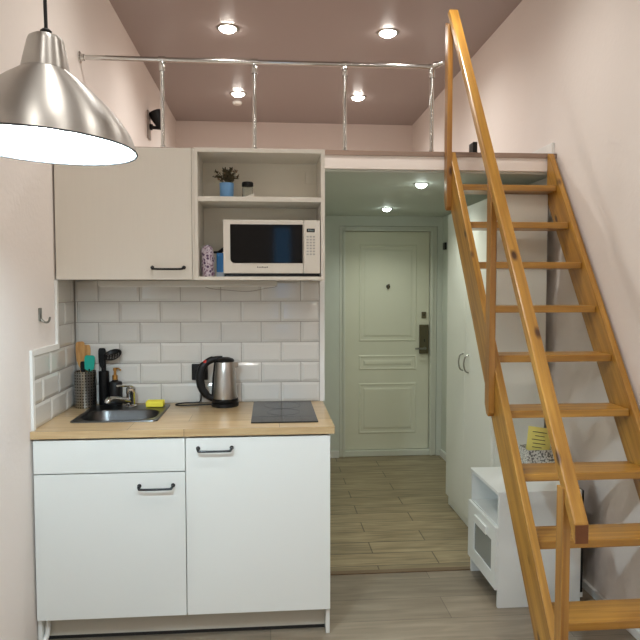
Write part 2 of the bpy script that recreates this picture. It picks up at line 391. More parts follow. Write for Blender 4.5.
bm = B(); prism(bm, [(1.020, 1.460), (1.034, 1.460), (1.042, 1.505), (1.026, 1.503)], 'Y', YP-.022, YP-.017); obj('peephole_cover', bm, M['lock_dark'], ph)
t = obj('wall_switch', boxes((1.480, 1.499, 5.27, 5.33, 1.795, 1.855), bev=.003), M['black'], loc=(1.49, 5.30, 1.795))
tag(t, 'tiny black switch box on the hall wall beside the far edge of the wardrobe', 'switch')

# ------------------------------------------------------------------ kitchen base units
ZW0, ZW1 = .866, .896
YC = 2.622                                     # front of the carcasses
def handle_bar(x0, x1, y, z):
    bm = B(); dy = .026
    for x in (x0, x1):
        lathe(bm, [(0, 0), (.0085, 0), (.0085, .003), (.0045, .006), (.0045, dy)], x, y, z, 16, Matrix.Rotation(PI/2, 4, 'X'))
    P = [(x0, y-dy+.004, z+.001), (x0+.004, y-dy, z-.004), (x0+.014, y-dy-.002, z-.0075), (x1-.014, y-dy-.002, z-.0075), (x1-.004, y-dy, z-.004), (x1, y-dy+.004, z+.001)]
    tube(bm, smooth_path(P), .0048, 10); return bm
def carcass(x0, x1, y0, y1, z0, z1, th=.016, legs=()):
    bm = B()
    box(bm, x0, x0+th, y0, y1, 0 if 'L' in legs else z0, z1); box(bm, x1-th, x1, y0, y1, 0 if 'R' in legs else z0, z1)
    box(bm, x0+th, x1-th, y1-.006, y1, z0, z1); box(bm, x0+th, x1-th, y0, y1-.006, z0, z0+th)
    return bm
XS = -.346                                     # seam between the two units
u = thing('sink_cabinet', 'white base cabinet under the sink with a drawer front above its door', 'cabinet', ((XL+XS)/2, 2.9, 0))
obj('carcass', carcass(XL+.006, XS, YC, YK-.02, .115, ZW0-.002, legs='L'), M['white'], u)
obj('drawer_front', boxes((-.951, XS-.002, YC-.018, YC-.0005, .722, .857), bev=.0012), M['white'], u)
dr = obj('door', boxes((-.951, XS-.002, YC-.018, YC-.0005, .114, .717), bev=.0012), M['white'], u)
obj('handle', handle_bar(-.533, -.397, YC-.0185, .664), M['black_metal'], dr, smooth=True)
bm = B(); tube(bm, smooth_path([(-.924, 2.650, .1), (-.924, 2.645, .05), (-.928, 2.635, .025), (-.936, 2.625, .018)]), .010, 10)
obj('pipe_end', bm, M['trim'], u, smooth=True)
u = thing('tall_door_cabinet', 'white base cabinet under the hob with one full height door', 'cabinet', ((.253+XS)/2, 2.9, 0))
cb = carcass(XS+.001, .251, YC, YK-.02, .115, ZW0-.002, legs='R')
obj('carcass', cb, M['white'], u)
dr = obj('door', boxes((XS+.002, .2515, YC-.018, YC-.0005, .114, .857), bev=.0012), M['white'], u)
obj('handle', handle_bar(-.294, -.157, YC-.0185, .815), M['black_metal'], dr, smooth=True)
pl = thing('plinth_board', 'greige plinth board recessed below the white base cabinets', 'plinth', (-.35, 2.67, 0))
obj('board', boxes((-.937, .2345, 2.668, 2.684, .016, .1145)), M['plinth'], pl)
obj('gap_shade_strip', boxes((-.937, .2345, 2.670, 2.682, .0005, .016)), M['dark'], pl)  # dark strip stands in for the shade in the gap under the plinth

# worktop with the cut-out for the sink
wt = B(); HX0, HX1, HY0, HY1 = -.835, -.505, 2.775, 3.04
WY0, WY1, WX_0, WX_1 = 2.597, YK-.0015, XL+.0015, .270
for q in ((WX_0, HX0, WY0, WY1), (HX1, WX_1, WY0, WY1), (HX0, HX1, WY0, HY0), (HX0, HX1, HY1, WY1)):
    box(wt, *q, ZW0, ZW1)
bmesh.ops.remove_doubles(wt, verts=wt.verts[:], dist=1e-5)
o = obj('worktop', wt, M['worktop'], loc=(-.35, 2.9, ZW0)); tag(o, 'light oak worktop over both white base cabinets', 'worktop')

# sink
sk = thing('sink', 'stainless steel inset sink in the oak worktop', 'sink', (-.67, 2.93, ZW1))
bm = B()
def ring_at(pts, z): return [bm.verts.new((x, y, z)) for x, y in pts]
cx, cy = -.668, 2.9
bx, by, bhx, bhy = -.668, 2.903, .158, .116
rings = [ring_at(rrect(-.671, 2.955, .186, .197, .02), ZW1+.0005), ring_at(rrect(-.671, 2.955, .184, .195, .02), ZW1+.005), ring_at(rrect(-.671, 2.955, .177, .188, .018), ZW1+.006),
         ring_at(rrect(bx, by, bhx+.006, bhy+.006, .085), ZW1+.004), ring_at(rrect(bx, by, bhx, bhy, .08), ZW1-.004), ring_at(rrect(bx, by, bhx-.01, bhy-.01, .075), ZW1-.12), ring_at(rrect(bx, by, bhx-.04, bhy-.035, .06), ZW1-.145), ring_at(rrect(bx, by, .03, .03, .029), ZW1-.15)]
for a, b in zip(rings, rings[1:]):
    for i in range(len(a)): bm.faces.new((a[i], a[(i+1)%len(a)], b[(i+1)%len(a)], b[i]))
bm.faces.new(rings[-1])
obj('basin', bm, M['sink'], sk, smooth=True, angle=50)
bm = B(); lathe(bm, [(0, .004), (.012, .004), (.014, .002), (.03, .003), (.032, 0)], bx, by, ZW1-.1495, 24); obj('drain', bm, M['chrome'], sk, smooth=True)
# faucet
f = thing('faucet', 'chrome single lever mixer tap behind the sink basin', 'faucet', (-.665, 3.09, ZW1+.006))
bm = B(); lathe(bm, [(0, 0), (.027, 0), (.027, .006), (.022, .012), (.021, .06), (.023, .066), (.023, .088), (.016, .097), (0, .099)], -.665, 3.09, ZW1+.0062, 28); obj('body', bm, M['chrome'], f, smooth=True)
bm = B(); tube(bm, smooth_path([(-.672, 3.08, .928), (-.70, 3.035, .944), (-.728, 2.99, .956), (-.742, 2.968, .955), (-.746, 2.962, .942)]), [.015]*6+[.014]*18+[.0125], 14); obj('spout', bm, M['chrome'], f, smooth=True)
bm = B(); tube(bm, smooth_path([(-.665, 3.09, .996), (-.672, 3.07, 1.006), (-.69, 3.03, 1.012), (-.705, 3.0, 1.017)]), [.012]*6+[.010]*6+[.008]*7, 12, flat=(1.3, .6)); obj('lever', bm, M['chrome'], f, smooth=True)
o = obj('sponge', boxes((-.592, -.510, 3.062, 3.122, ZW1+.0063, ZW1+.034), bev=.005), M['sponge'], loc=(-.55, 3.09, ZW1+.006)); tag(o, 'yellow sponge on the back right corner of the steel sink', 'sponge')

# soap dispenser
sd = thing('soap_dispenser', 'black soap dispenser with a brass pump behind the tap', 'soap dispenser', (-.758, 3.168, ZW1))
bm = B(); lathe(bm, [(0, 0), (.031, 0), (.034, .004), (.034, .108), (.031, .116), (.014, .121), (.014, .126), (0, .126)], -.758, 3.168, ZW1+.0005, 32); obj('bottle', bm, M['black'], sd, smooth=True)
bm = B(); lathe(bm, [(.0, .126), (.013, .126), (.013, .148), (.006, .150), (.006, .170), (.009, .171), (.009, .184), (0, .186)], -.758, 3.168, ZW1+.001, 20); tube(bm, smooth_path([(-.758, 3.168, 1.078), (-.738, 3.16, 1.078), (-.726, 3.155, 1.07)]), .0045, 8); obj('pump', bm, M['gold'], sd, smooth=True)

# utensils
h = thing('utensil_holder', 'perforated steel cylinder of kitchen utensils in the tiled corner', 'utensil holder', (-.892, 3.135, ZW1))
hx, hy = -.892, 3.135
bm = B(); lathe(bm, [(0, .001), (.050, .001), (.0505, .002), (.0505, .172), (.0515, .174), (.049, .176), (.048, .172), (.048, .004), (0, .004)], hx, hy, ZW1+.0003, 48); obj('cup', bm, M['perforated'], h, smooth=True)
def spatula(name, label, cat, m, foot, top, hw, hl, group=None, hm=None, slot=False, th=.004, shoulder=.6):
    """flat headed utensil leaning in a holder from foot to top"""
    a, b = Vector(foot), Vector(top); dv = (b-a).normalized(); base = b - dv*hl
    o = thing(name, label, cat, foot, group)
    bm = B(); tube(bm, [a, a.lerp(base, .5), base+dv*.01], .0055, 10); obj('handle', bm, hm or m, o, smooth=True)
    side = Vector((1, 0, 0)); side = (side - dv*side.dot(dv)).normalized(); nrm = side.cross(dv).normalized()
    outline = []
    prof = [(0, .25), (.12, shoulder), (.3, .92), (.6, 1), (.85, 1), (.96, .85), (1, .55)]
    for s_, w_ in prof: outline.append(base + dv*hl*s_ + side*hw*w_)
    for s_, w_ in reversed(prof): outline.append(base + dv*hl*s_ - side*hw*w_)
    bm = B(); A = [bm.verts.new(p + nrm*th/2) for p in outline]; D = [bm.verts.new(p - nrm*th/2) for p in outline]
    bm.faces.new(A); bm.faces.new(D[::-1])
    for i in range(len(A)): bm.faces.new((A[i], D[i], D[(i+1)%len(A)], A[(i+1)%len(A)]))
    obj('blade', bm, m, o); return o
zb = ZW1+.008
spatula('wooden_spatula', 'wide pale wooden spatula at the left of the steel utensil holder', 'spatula', M['spatula_wood'], (-.905, 3.145, zb), (-.922, 3.168, 1.212), .022, .13, 'wooden spatulas')
spatula('wooden_spatula', 'darker narrow wooden spatula just behind the wide pale one', 'spatula', M['spatula_wood'], (-.885, 3.15, zb), (-.893, 3.178, 1.195), .017, .11, 'wooden spatulas')
spatula('silicone_spatula', 'teal silicone spatula at the front of the steel utensil holder', 'spatula', M['teal'], (-.876, 3.122, zb), (-.860, 3.109, 1.150), .024, .075, hm=M['black'], th=.007, shoulder=.9)
spatula('kitchen_spoon', 'short black spoon between the wooden spatulas and the teal one', 'spoon', M['black'], (-.9, 3.125, zb), (-.895, 3.118, 1.12), .013, .06)
# slim black holder with two black tools
o = obj('utensil_jar', lathe(B(), [(0, 0), (.024, 0), (.025, .002), (.025, .168), (.022, .168), (.022, .006), (0, .006)], -.812, 3.172, ZW1+.0005, 32), M['black'], loc=(-.812, 3.172, ZW1), smooth=True)
tag(o, 'slim black jar beside the steel utensil holder', 'jar')
def bowl_tool(name, label, cat, foot, top, r, squash, holes, tilt):
    o = thing(name, label, cat, foot)
    a, b = Vector(foot), Vector(top)
    bm = B(); tube(bm, smooth_path([a, a.lerp(b, .6), b]), .0055, 10); obj('handle', bm, M['black'], o, smooth=True)
    bm = B(); mt = tilt
    lathe(bm, [(0, 0), (r*.5, .004), (r*.85, .012), (r, .022), (r-.003, .023), (r*.82, .015), (r*.48, .007), (0, .003)], 0, 0, 0, 28)
    bm.transform(Matrix.Translation(b) @ mt @ Matrix.Diagonal((1, squash, 1, 1)) @ Matrix.Translation((r*.9, 0, -.012)))
    hd = obj('bowl', bm, M['black'], o, smooth=True, angle=60)
    if holes:
        hb = B()
        for i in range(-2, 3):
            for j in range(-1, 2):
                lathe(hb, [(0, 0), (.0035, 0), (.0035, .001), (0, .001)], r*.9 + i*.013, j*.013, -.0065 + .0012*(i*i+j*j), 8)
        hb.transform(Matrix.Translation(b) @ mt @ Matrix.Diagonal((1, squash, 1, 1))); obj('perforation', hb, M['steel'], hd)
    return o
bowl_tool('skimmer', 'black skimmer ladle leaning right over the soap dispenser', 'ladle', (-.806, 3.166, zb), (-.803, 3.158, 1.132), .046, .85, True, Matrix.Rotation(-.22, 4, 'Y') @ Matrix.Rotation(.62, 4, 'X'))
spatula('serving_spoon', 'black serving spoon standing upright left of the skimmer', 'spoon', M['black'], (-.820, 3.182, zb), (-.822, 3.184, 1.178), .018, .10, th=.006, shoulder=.7)

# kettle
kx, ky = -.217, 3.10
kb = thing('kettle_stand', 'round black power stand under the steel kettle', 'kettle stand', (kx, ky, ZW1))
bm = B(); lathe(bm, [(0, 0), (.062, 0), (.066, .003), (.066, .018), (.060, .022), (0, .022)], kx, ky, ZW1+.0005, 40); obj('body', bm, M['black'], kb, smooth=True)
bm = B(); tube(bm, smooth_path([(kx-.06, ky+.01, .903), (-.33, 3.12, .901), (-.40, 3.11, .9), (-.452, 3.12, .9), (-.458, 3.15, .9), (-.42, 3.175, .901), (-.37, 3.183, .901), (-.345, 3.19, .91), (-.345, 3.193, .98), (-.348, 3.19, 1.03)]), .0032, 8); obj('power_cord', bm, M['black'], kb, smooth=True)
k = thing('kettle', 'brushed steel electric kettle with black handle on the oak worktop', 'kettle', (kx, ky, ZW1+.0225))
bm = B(); lathe(bm, [(0, .0005), (.062, .0005), (.064, .004), (.0635, .016), (.060, .018), (0, .018)], kx, ky, ZW1+.0225, 40); obj('foot_ring', bm, M['black'], k, smooth=True)
bm = B(); lathe(bm, [(0, .018), (.0595, .018), (.060, .022), (.056, .08), (.051, .14), (.046, .192), (.044, .196), (0, .196)], kx, ky, ZW1+.0225, 48)
obj('body', bm, M['steel'], k, smooth=True)
bm = B(); prism(bm, [(kx+.03, ky-.018), (kx+.03, ky+.018), (kx+.066, ky)], 'Z', 1.085, 1.112, .004); obj('spout', bm, M['steel'], k)
bm = B(); lathe(bm, [(.0455, 0), (.0465, .006), (.040, .014), (.020, .021), (0, .022)], kx, ky, ZW1+.2185, 40); ld = obj('lid', bm, M['black'], k, smooth=True)
bm = B(); tube(bm, smooth_path([(kx-.01, ky, 1.130), (kx-.06, ky-.004, 1.125), (kx-.10, ky-.008, 1.098), (kx-.118, ky-.01, 1.05), (kx-.112, ky-.01, .99), (kx-.085, ky-.008, .95), (kx-.058, ky-.004, .935)]), [.013]*6+[.017]*6+[.020]*6+[.021]*6+[.019]*6+[.016]*7, 14); hd = obj('handle', bm, M['black'], k, smooth=True)
bm = B(); tube(bm, [(kx-.050, ky-.004, .935), (kx-.046, ky-.004, 1.02), (kx-.038, ky-.003, 1.12)], [.016, .016, .013], 12); obj('handle_mount', bm, M['black'], k, smooth=True)
bm = B(); lathe(bm, [(0, 0), (.012, 0), (.012, .008), (.006, .013), (0, .014)], kx-.090, ky-.012, 1.112, 16, Matrix.Rotation(-.6, 4, 'Y')); obj('switch', bm, M['red'], hd, smooth=True)
# socket on the tiles
so = thing('power_socket', 'black square power socket on the tiles behind the kettle handle', 'socket', (-.348, YK-.012, 1.01))
obj('cover', boxes((-.388, -.308, YK-.018, YK-.0085, 1.012, 1.094), bev=.004), M['black'], so)
bm = B(); lathe(bm, [(.021, 0), (.021, .002), (.018, .002), (.018, .0)], -.348, YK-.018, 1.053, 24, Matrix.Rotation(PI/2, 4, 'X')); obj('ring', bm, M['black_gloss'], so, smooth=True)
bm = B(); lathe(bm, [(0, 0), (.017, 0), (.017, .022), (.008, .03), (0, .03)], -.348, YK-.0182, 1.053, 20, Matrix.Rotation(PI/2, 4, 'X')); obj('plug', bm, M['black'], so, smooth=True)
# hob
hb = thing('hob', 'black glass two zone hob set into the right of the oak worktop', 'hob', (.065, 2.94, ZW1))
obj('glass', boxes((-.080, .208, 2.685, 3.185, ZW1+.0003, ZW1+.0055), bev=.0015), M['hob'], hb)
zz = ZW1+.0056
obj('control_line', boxes((-.078, .206, 2.800, 2.803, zz, zz+.0004), (.060, .0625, 2.687, 2.800, zz, zz+.0004)), M['hob_line'], hb)
bm = B()
for y_, r_ in ((2.90, .075), (3.07, .09)):
    lathe(bm, [(r_, 0), (r_, .0004), (r_-.002, .0004), (r_-.002, 0)], .064, y_, zz, 48)
obj('zone_mark', bm, M['hob_line'], hb)

# ------------------------------------------------------------------ wall units
YU, ZU0, ZU1 = 2.933, 1.509, 2.107
u = thing('wall_cabinet', 'pale closed wall cabinet with a lift-up door left of the open shelves', 'wall cabinet', (-.65, 3.07, ZU0))
obj('carcass', boxes((XL+.006, -.338, YU+.018, YK-.009, ZU0+.004, ZU1-.003)), M['cream'], u)
dr = obj('door', boxes((XL+.008, -.349, YU, YU+.0175, ZU0+.002, ZU1-.003), bev=.0015), M['cream'], u)
obj('handle', handle_bar(-.527, -.386, YU-.0005, 1.566), M['black_metal'], dr, smooth=True)
obj('side_strip', boxes((-.347, -.338, YU+.002, YU+.0178, ZU0+.002, ZU1-.003)), M['cream'], u)
u = thing('shelf_unit', 'pale open shelf unit holding the white microwave', 'shelf unit', (-.04, 3.07, ZU0))
X0, X1 = -.337, .259
for q in ((X0, X0+.016, YU, YK-.009, ZU0, ZU1), (X1-.018, X1, YU, YK-.009, ZU0, ZU1)): obj('side_panel', boxes(q, bev=.001), M['cream'], u)
obj('top_panel', boxes((X0+.016, X1-.018, YU, YK-.009, ZU1-.018, ZU1), bev=.001), M['cream'], u)
obj('bottom_panel', boxes((X0+.016, X1-.018, YU, YK-.009, ZU0, ZU0+.016), bev=.001), M['cream'], u)
obj('back_panel', boxes((X0+.016, X1-.018, YK-.014, YK-.0095, ZU0+.016, ZU1-.018)), M['unit_inside'], u)
sh = obj('shelf', boxes((X0+.0165, X1-.0185, YU+.002, YK-.015, 1.868, 1.890), bev=.001), M['cream'], u)
for x in (X0+.04, X1-.075): obj('hanger_bracket', boxes((x, x+.035, YK-.022, YK-.0145, 1.99, 2.05), bev=.002), M['unit_inside'], u)
zs = 1.8905
pt = thing('plant_pot', 'sky blue pot of dried sprigs on the upper shelf', 'plant pot', (-.197, 3.045, zs))
bm = B(); lathe(bm, [(0, 0), (.029, 0), (.031, .003), (.034, .074), (.0335, .076), (.031, .076), (.029, .066), (0, .066)], -.197, 3.045, zs, 32); obj('pot', bm, M['blue_pot'], pt, smooth=True)
bm = B(); lf = B(); lp = B()
for i in range(24):
    a = random.uniform(0, 2*PI); sp = random.uniform(.012, .062); hh = random.uniform(.02, .068)
    p0 = Vector((-.197+.012*math.cos(a), 3.045+.012*math.sin(a), zs+.066)); p1 = Vector((-.197+sp*math.cos(a), 3.045+.7*sp*math.sin(a), zs+.076+hh))
    mid = (p0+p1)/2 + Vector((0, 0, .012)); path = smooth_path([p0, mid, p1], 4); tube(bm, path, .0012, 5)
    for q in path[2:]:
        for _ in range(2):
            t_ = bmesh.new(); L_ = random.uniform(.011, .019); W_ = L_*.34
            vs = [t_.verts.new(v) for v in ((0,0,0),(L_*.5,W_,.001),(L_,0,.002),(L_*.5,-W_,.001),(L_*.5,0,-.002))]
            for fc in ((0,1,4),(1,2,4),(2,3,4),(3,0,4)): t_.faces.new([vs[n_] for n_ in fc])
            mtx = Matrix.Translation(q) @ Matrix.Rotation(random.uniform(0, 2*PI), 4, 'Z') @ Matrix.Rotation(random.uniform(-1.2, .4), 4, 'Y') @ Matrix.Rotation(random.uniform(-1, 1), 4, 'X')
            merge(lp if random.random() < .13 else lf, t_, mtx)
obj('stems', bm, M['leaf'], pt); obj('foliage', lf, M['leaf'], pt); obj('pale_leaves', lp, M['leaf_pale'], pt)
j = thing('glass_jar', 'small clear glass jar with a black lid right of the blue pot', 'jar', (-.099, 3.05, zs))
bm = B(); lathe(bm, [(0, 0), (.024, 0), (.026, .003), (.026, .056), (.022, .062), (.020, .062), (.0235, .055), (.0235, .004), (0, .004)], -.099, 3.05, zs, 32); obj('jar_body', bm, M['glass'], j, smooth=True)
bm = B(); lathe(bm, [(0, .062), (.0265, .062), (.0275, .064), (.0275, .078), (.024, .083), (0, .083)], -.099, 3.05, zs, 32); obj('lid', bm, M['black'], j, smooth=True)
bm = B(); prism(bm, [(-.128, zs+.0005), (-.068, zs+.0005), (-.068, zs+.026), (-.078, zs+.022)], 'Y', 3.004, 3.018, .001)
o = obj('folded_card', bm, M['paper_w'], loc=(-.097, 3.011, zs)); tag(o, 'small white folded card lying in front of the glass jar', 'card')
# things beside the microwave
zb2 = ZU0+.0165
bg = B(); prof = [(.0, 0), (.031, 0), (.034, .01), (.033, .05), (.035, .08), (.030, .10), (.033, .118), (.024, .138), (.012, .147), (0, .148)]
lathe(bg, prof, 0, 0, 0, 24)
for v in bg.verts:
    k_ = 1 + .10*math.sin(v.co.z*90 + 3*math.atan2(v.co.y, v.co.x)); v.co.x *= k_*.9; v.co.y *= k_*1.05; v.co.x += -.06*max(0, v.co.z-.1)
bg.transform(Matrix.Translation((-.284, 3.0, zb2)))
o = obj('cloth_bag', bg, M['bag'], loc=(-.284, 3.0, zb2), smooth=True, angle=80); tag(o, 'small purple and white printed bag at the left of the lower shelf', 'bag')
cn = thing('tin', 'blue tin squeezed between the printed bag and the microwave', 'tin', (-.229, 3.06, zb2))
bm = B(); box(bm, -.247, -.212, 3.03, 3.09, zb2+.022, zb2+.113, .004); obj('body', bm, M['blue_can'], cn)
bm = B(); box(bm, -.2475, -.2115, 3.0295, 3.0905, zb2+.0003, zb2+.0215, .003); obj('pale_base', bm, M['pale_band'], cn)
bm = B(); tube(bm, smooth_path([(-.262, 3.10, 1.645), (-.235, 3.07, 1.645), (-.215, 3.06, 1.66), (-.21, 3.07, 1.675)]), [.006]*6+[.009]*6+[.006]*7, 10)
obj('lid_clip', bm, M['black'], cn, smooth=True)
# microwave
mw = thing('microwave', 'white microwave with a dark glass door in the open shelf unit', 'microwave', (.013, 3.04, zb2))
MX0, MX1, MZ0, MZ1, MY = -.208, .2375, 1.540, 1.785, 2.937
XSP = .160
obj('housing', boxes((MX0+.002, MX1-.001, MY+.022, 3.185, MZ0, MZ1), bev=.004), M['white'], mw)
dm = obj('door', boxes((MX0, XSP-.0008, MY, MY+.0215, MZ0, MZ1), bev=.004), M['cream'], mw)
gb = B(); pts = rrect((-.176+.156)/2, (1.587+1.764)/2, (.156+.176)/2, (1.764-1.587)/2, .003, 6)
nn = 7
r2 = rrect(-.176+.020, 1.587+.020, .020, .020, .0199, 6)   # large lower left corner
pts = pts[:2*nn] + r2[2*nn:3*nn] + pts[3*nn:]
prism(gb, pts, 'Y', MY-.0022, MY+.001); obj('window', gb, M['glass_dark'], dm)
cp = obj('control_panel', boxes((XSP+.0008, MX1, MY, MY+.0215, MZ0, MZ1), bev=.003), M['cream'], mw)
obj('display', boxes((.175, .212, MY-.0012, MY+.001, 1.730, 1.746), bev=.0004), M['black_gloss'], cp)
db = B()
for x in (.183, .190, .197, .203): box(db, x, x+.0042, MY-.0016, MY-.0011, 1.734, 1.742)
obj('digits', db, mat('pale_digits', rgb(120,140,140), .5), cp)
kb_ = B()
for r_ in range(7):
    for c_ in range(3):
        x = .174 + c_*.0145; z = 1.713 - r_*.0135
        box(kb_, x, x+.010, MY-.0011, MY+.0002, z-.0075, z, .0006)
obj('buttons', kb_, mat('grey_buttons', rgb(176,174,168), .5), cp)
lg = B(); x = -.054
for hgt in (.006, .0045, .0045, .006, .0045, .0045, .006): box(lg, x, x+.0048, MY-.0006, MY+.0005, 1.5655, 1.5655+hgt); x += .0073
obj('maker_mark', lg, mat('grey_print', rgb(90,88,84), .5), dm)
obj('base', boxes((MX0+.004, MX1-.003, MY+.006, 3.18, zb2+.0003, MZ0-.0003)), M['black'], mw)

# light bar under the wall units
lb = thing('light_rail', 'slim grey light rail fixed under the wall units', 'light', (-.38, 3.06, 1.47))
obj('housing', boxes((-.80, .040, 3.045, 3.075, 1.4815, 1.5085), bev=.003), mat('aluminium_bar', rgb(190,186,176), .5), lb)
obj('diffuser', boxes((-.79, .030, 3.048, 3.072, 1.4775, 1.4815), bev=.001), mat('milky_plastic', rgb(215,212,204), .5), lb)
bm = B(); tube(bm, smooth_path([(-.35, 3.09, 1.50), (-.29, 3.09, 1.472), (-.2, 3.09, 1.462), (-.1, 3.09, 1.456), (-.02, 3.085, 1.47), (.03, 3.08, 1.478), (.038, 3.07, 1.492)]), .0016, 6); obj('cable', bm, M['grout'], lb, smooth=True)
# wall hook
wh = thing('wall_hook', 'small steel hook on the left wall beside the tiles', 'hook', (XL, 2.738, 1.33))
obj('plate', boxes((XL+.0005, XL+.006, 2.722, 2.752, 1.335, 1.390), bev=.002), M['nickel_pull'], wh)
bm = B(); tube(bm, smooth_path([(XL+.004, 2.738, 1.345), (XL+.02, 2.738, 1.330), (XL+.036, 2.738, 1.333), (XL+.043, 2.738, 1.352)]), [.006]*12+[.005]*7, 10, flat=(1.4, .8)); obj('hook_arm', bm, M['nickel_pull'], wh, smooth=True)

# ------------------------------------------------------------------ pendant lamp
px, py = -.454, 1.37
pl = thing('pendant_lamp', 'large brushed steel dome pendant lamp hanging at the upper left', 'pendant lamp', (px, py, 1.765))
tilt = Matrix.Translation((px, py, 2.0)) @ Matrix.Rotation(math.radians(2.3), 4, 'Y') @ Matrix.Translation((-px, -py, -2.0))
out = [(.186, 1.765), (.182, 1.779), (.172, 1.802), (.156, 1.823), (.138, 1.844), (.117, 1.864), (.096, 1.883), (.076, 1.900), (.058, 1.913), (.0475, 1.921)]
bm = B(); lathe(bm, out, px, py, 0, 72); bm.transform(tilt)
sh = obj('shade', bm, M['steel_shade'], pl, smooth=True, angle=60)
bm = B(); lathe(bm, [(r-.002, z) for r, z in out[:-1]] + [(.044, 1.919), (0, 1.9195)], px, py, 0, 72); bm.transform(tilt)
obj('lining', bm, M['shade_in'], pl, smooth=True, angle=60)
bm = B(); lathe(bm, [(.1865, 1.7635), (.1875, 1.7655), (.1865, 1.7675), (.1835, 1.7665), (.1835, 1.7645)], px, py, 0, 72, close=True); bm.transform(tilt); obj('rim', bm, M['dark'], pl, smooth=True)
bm = B(); lathe(bm, [(0, 1.9215), (.0475, 1.9215), (.0465, 1.928), (.0365, 1.978), (.034, 1.985), (.027, 1.990), (0, 1.991)], px, py, 0, 48); bm.transform(tilt); obj('cap', bm, M['steel_shade'], pl, smooth=True, angle=40)
bm = B(); lathe(bm, [(0, 1.9905), (.0115, 1.9905), (.0115, 2.001), (.007, 2.005), (0, 2.005)], px, py, 0, 20); bm.transform(tilt); obj('cord_grip', bm, M['black'], pl, smooth=True)
bm = B(); tube(bm, smooth_path([(px, py, 2.003), (px-.002, py, 2.2), (px-.003, py, 2.7), (px, py, ZC-.004)]), .0038, 8); lathe(bm, [(0, 0), (.05, 0), (.05, -.018), (.02, -.03), (0, -.03)], px, py, ZC-.0005, 24); obj('cord', bm, M['black'], pl, smooth=True)
bm = B(); lathe(bm, [(0, 1.919), (.019, 1.919), (.019, 1.878), (.0145, 1.874), (0, 1.874)], px, py, 0, 20); bm.transform(tilt); obj('lamp_socket', bm, M['trim'], pl, smooth=True)
bm = B(); lathe(bm, [(0, 1.789), (.018, 1.793), (.029, 1.809), (.030, 1.822), (.025, 1.842), (.016, 1.862), (.0135, 1.8738), (0, 1.8738)], px, py, 0, 28); bm.transform(tilt); obj('bulb', bm, M['bulb'], pl, smooth=True)

# ------------------------------------------------------------------ loft railing, sconce, detector
YR = 3.385
rl = thing('loft_railing', 'chrome tube railing along the edge of the loft', 'railing', (0, YR, ZF1))
ZR = 2.650
bm = B(); tube(bm, [(XL+.004, YR, ZR), (.86, YR, ZR)], .0125, 16); obj('top_rail', bm, M['chrome'], rl, smooth=True)
bm = B(); lathe(bm, [(0, 0), (.030, 0), (.030, .004), (.019, .008), (.017, .024), (0, .024)], XL+.001, YR, ZR, 24, Matrix.Rotation(PI/2, 4, 'Y')); obj('wall_flange', bm, M['chrome'], rl, smooth=True)
for x in (-.545, -.071, .405, .874):
    bm = B(); tube(bm, [(x, YR, ZF1+.0005), (x, YR, ZR-.012)], .0105, 14); lathe(bm, [(0, 0), (.022, 0), (.022, .004), (.014, .007), (.013, .02), (0, .02)], x, YR, ZF1+.0005, 20); p_ = obj('post', bm, M['chrome'], rl, smooth=True)
    bm = B(); lathe(bm, [(.0145, -.060), (.0155, -.058), (.0155, -.014), (.0145, -.012)], x, YR, ZR, 18); tube(bm, [(x-.018, YR, ZR), (x+.018, YR, ZR)], .0165, 16); obj('tee_fitting', bm, M['chrome'], p_, smooth=True)
bm = B(); tube(bm, smooth_path([(.86, YR, ZR), (.885, YR-.01, ZR+.004), (.908, YR-.03, ZR+.008), (.9245, YR-.045, ZR+.008)]), .0125, 14); lathe(bm, [(0, -.016), (.017, -.014), (.017, .014), (0, .016)], .895, YR-.018, ZR+.006, 16, Matrix.Rotation(PI/2, 4, 'Y') @ Matrix.Rotation(.7, 4, 'X')); obj('end_elbow', bm, M['chrome'], rl, smooth=True)

sc = thing('wall_sconce', 'black bell shaped wall lamp on the left wall of the loft', 'wall lamp', (XL, 5.24, 2.66))
obj('plate', boxes((XL+.0005, XL+.014, 5.19, 5.29, 2.665, 2.885), bev=.003), mat('grey_backplate', rgb(150,140,132), .4), sc)
bm = B(); tube(bm, smooth_path([(XL+.012, 5.24, 2.765), (XL+.04, 5.24, 2.758), (XL+.075, 5.24, 2.757), (XL+.10, 5.24, 2.76)]), [.024]*6+[.014]*6+[.016]*7, 14); obj('arm', bm, M['black'], sc, smooth=True)
bm = B(); lathe(bm, [(0, -.012), (.012, -.012), (.020, 0), (.030, .02), (.042, .055), (.050, .10), (.053, .145), (.050, .145), (.046, .10), (.03, .04), (0, .03)], XL+.113, 5.24, 2.748, 32, Matrix.Rotation(-.42, 4, 'Y')); obj('lamp_shade', bm, M['black'], sc, smooth=True, angle=60)
bm = B(); lathe(bm, [(0, 0), (.045, 0), (.045, -.012), (.036, -.022), (0, -.024)], -.29, 6.10, ZC-.0005, 32); o = obj('smoke_detector', bm, M['trim'], loc=(-.29, 6.10, ZC), smooth=True); tag(o, 'small white smoke detector on the ceiling behind the far left spotlight', 'smoke detector')
o = obj('speaker_box', boxes((1.166, 1.192, 3.58, 3.66, ZF1+.0005, ZF1+.115), bev=.005), M['black'], loc=(1.17, 3.62, ZF1)); tag(o, 'small black box standing on the loft floor behind the stair handrail', 'box')

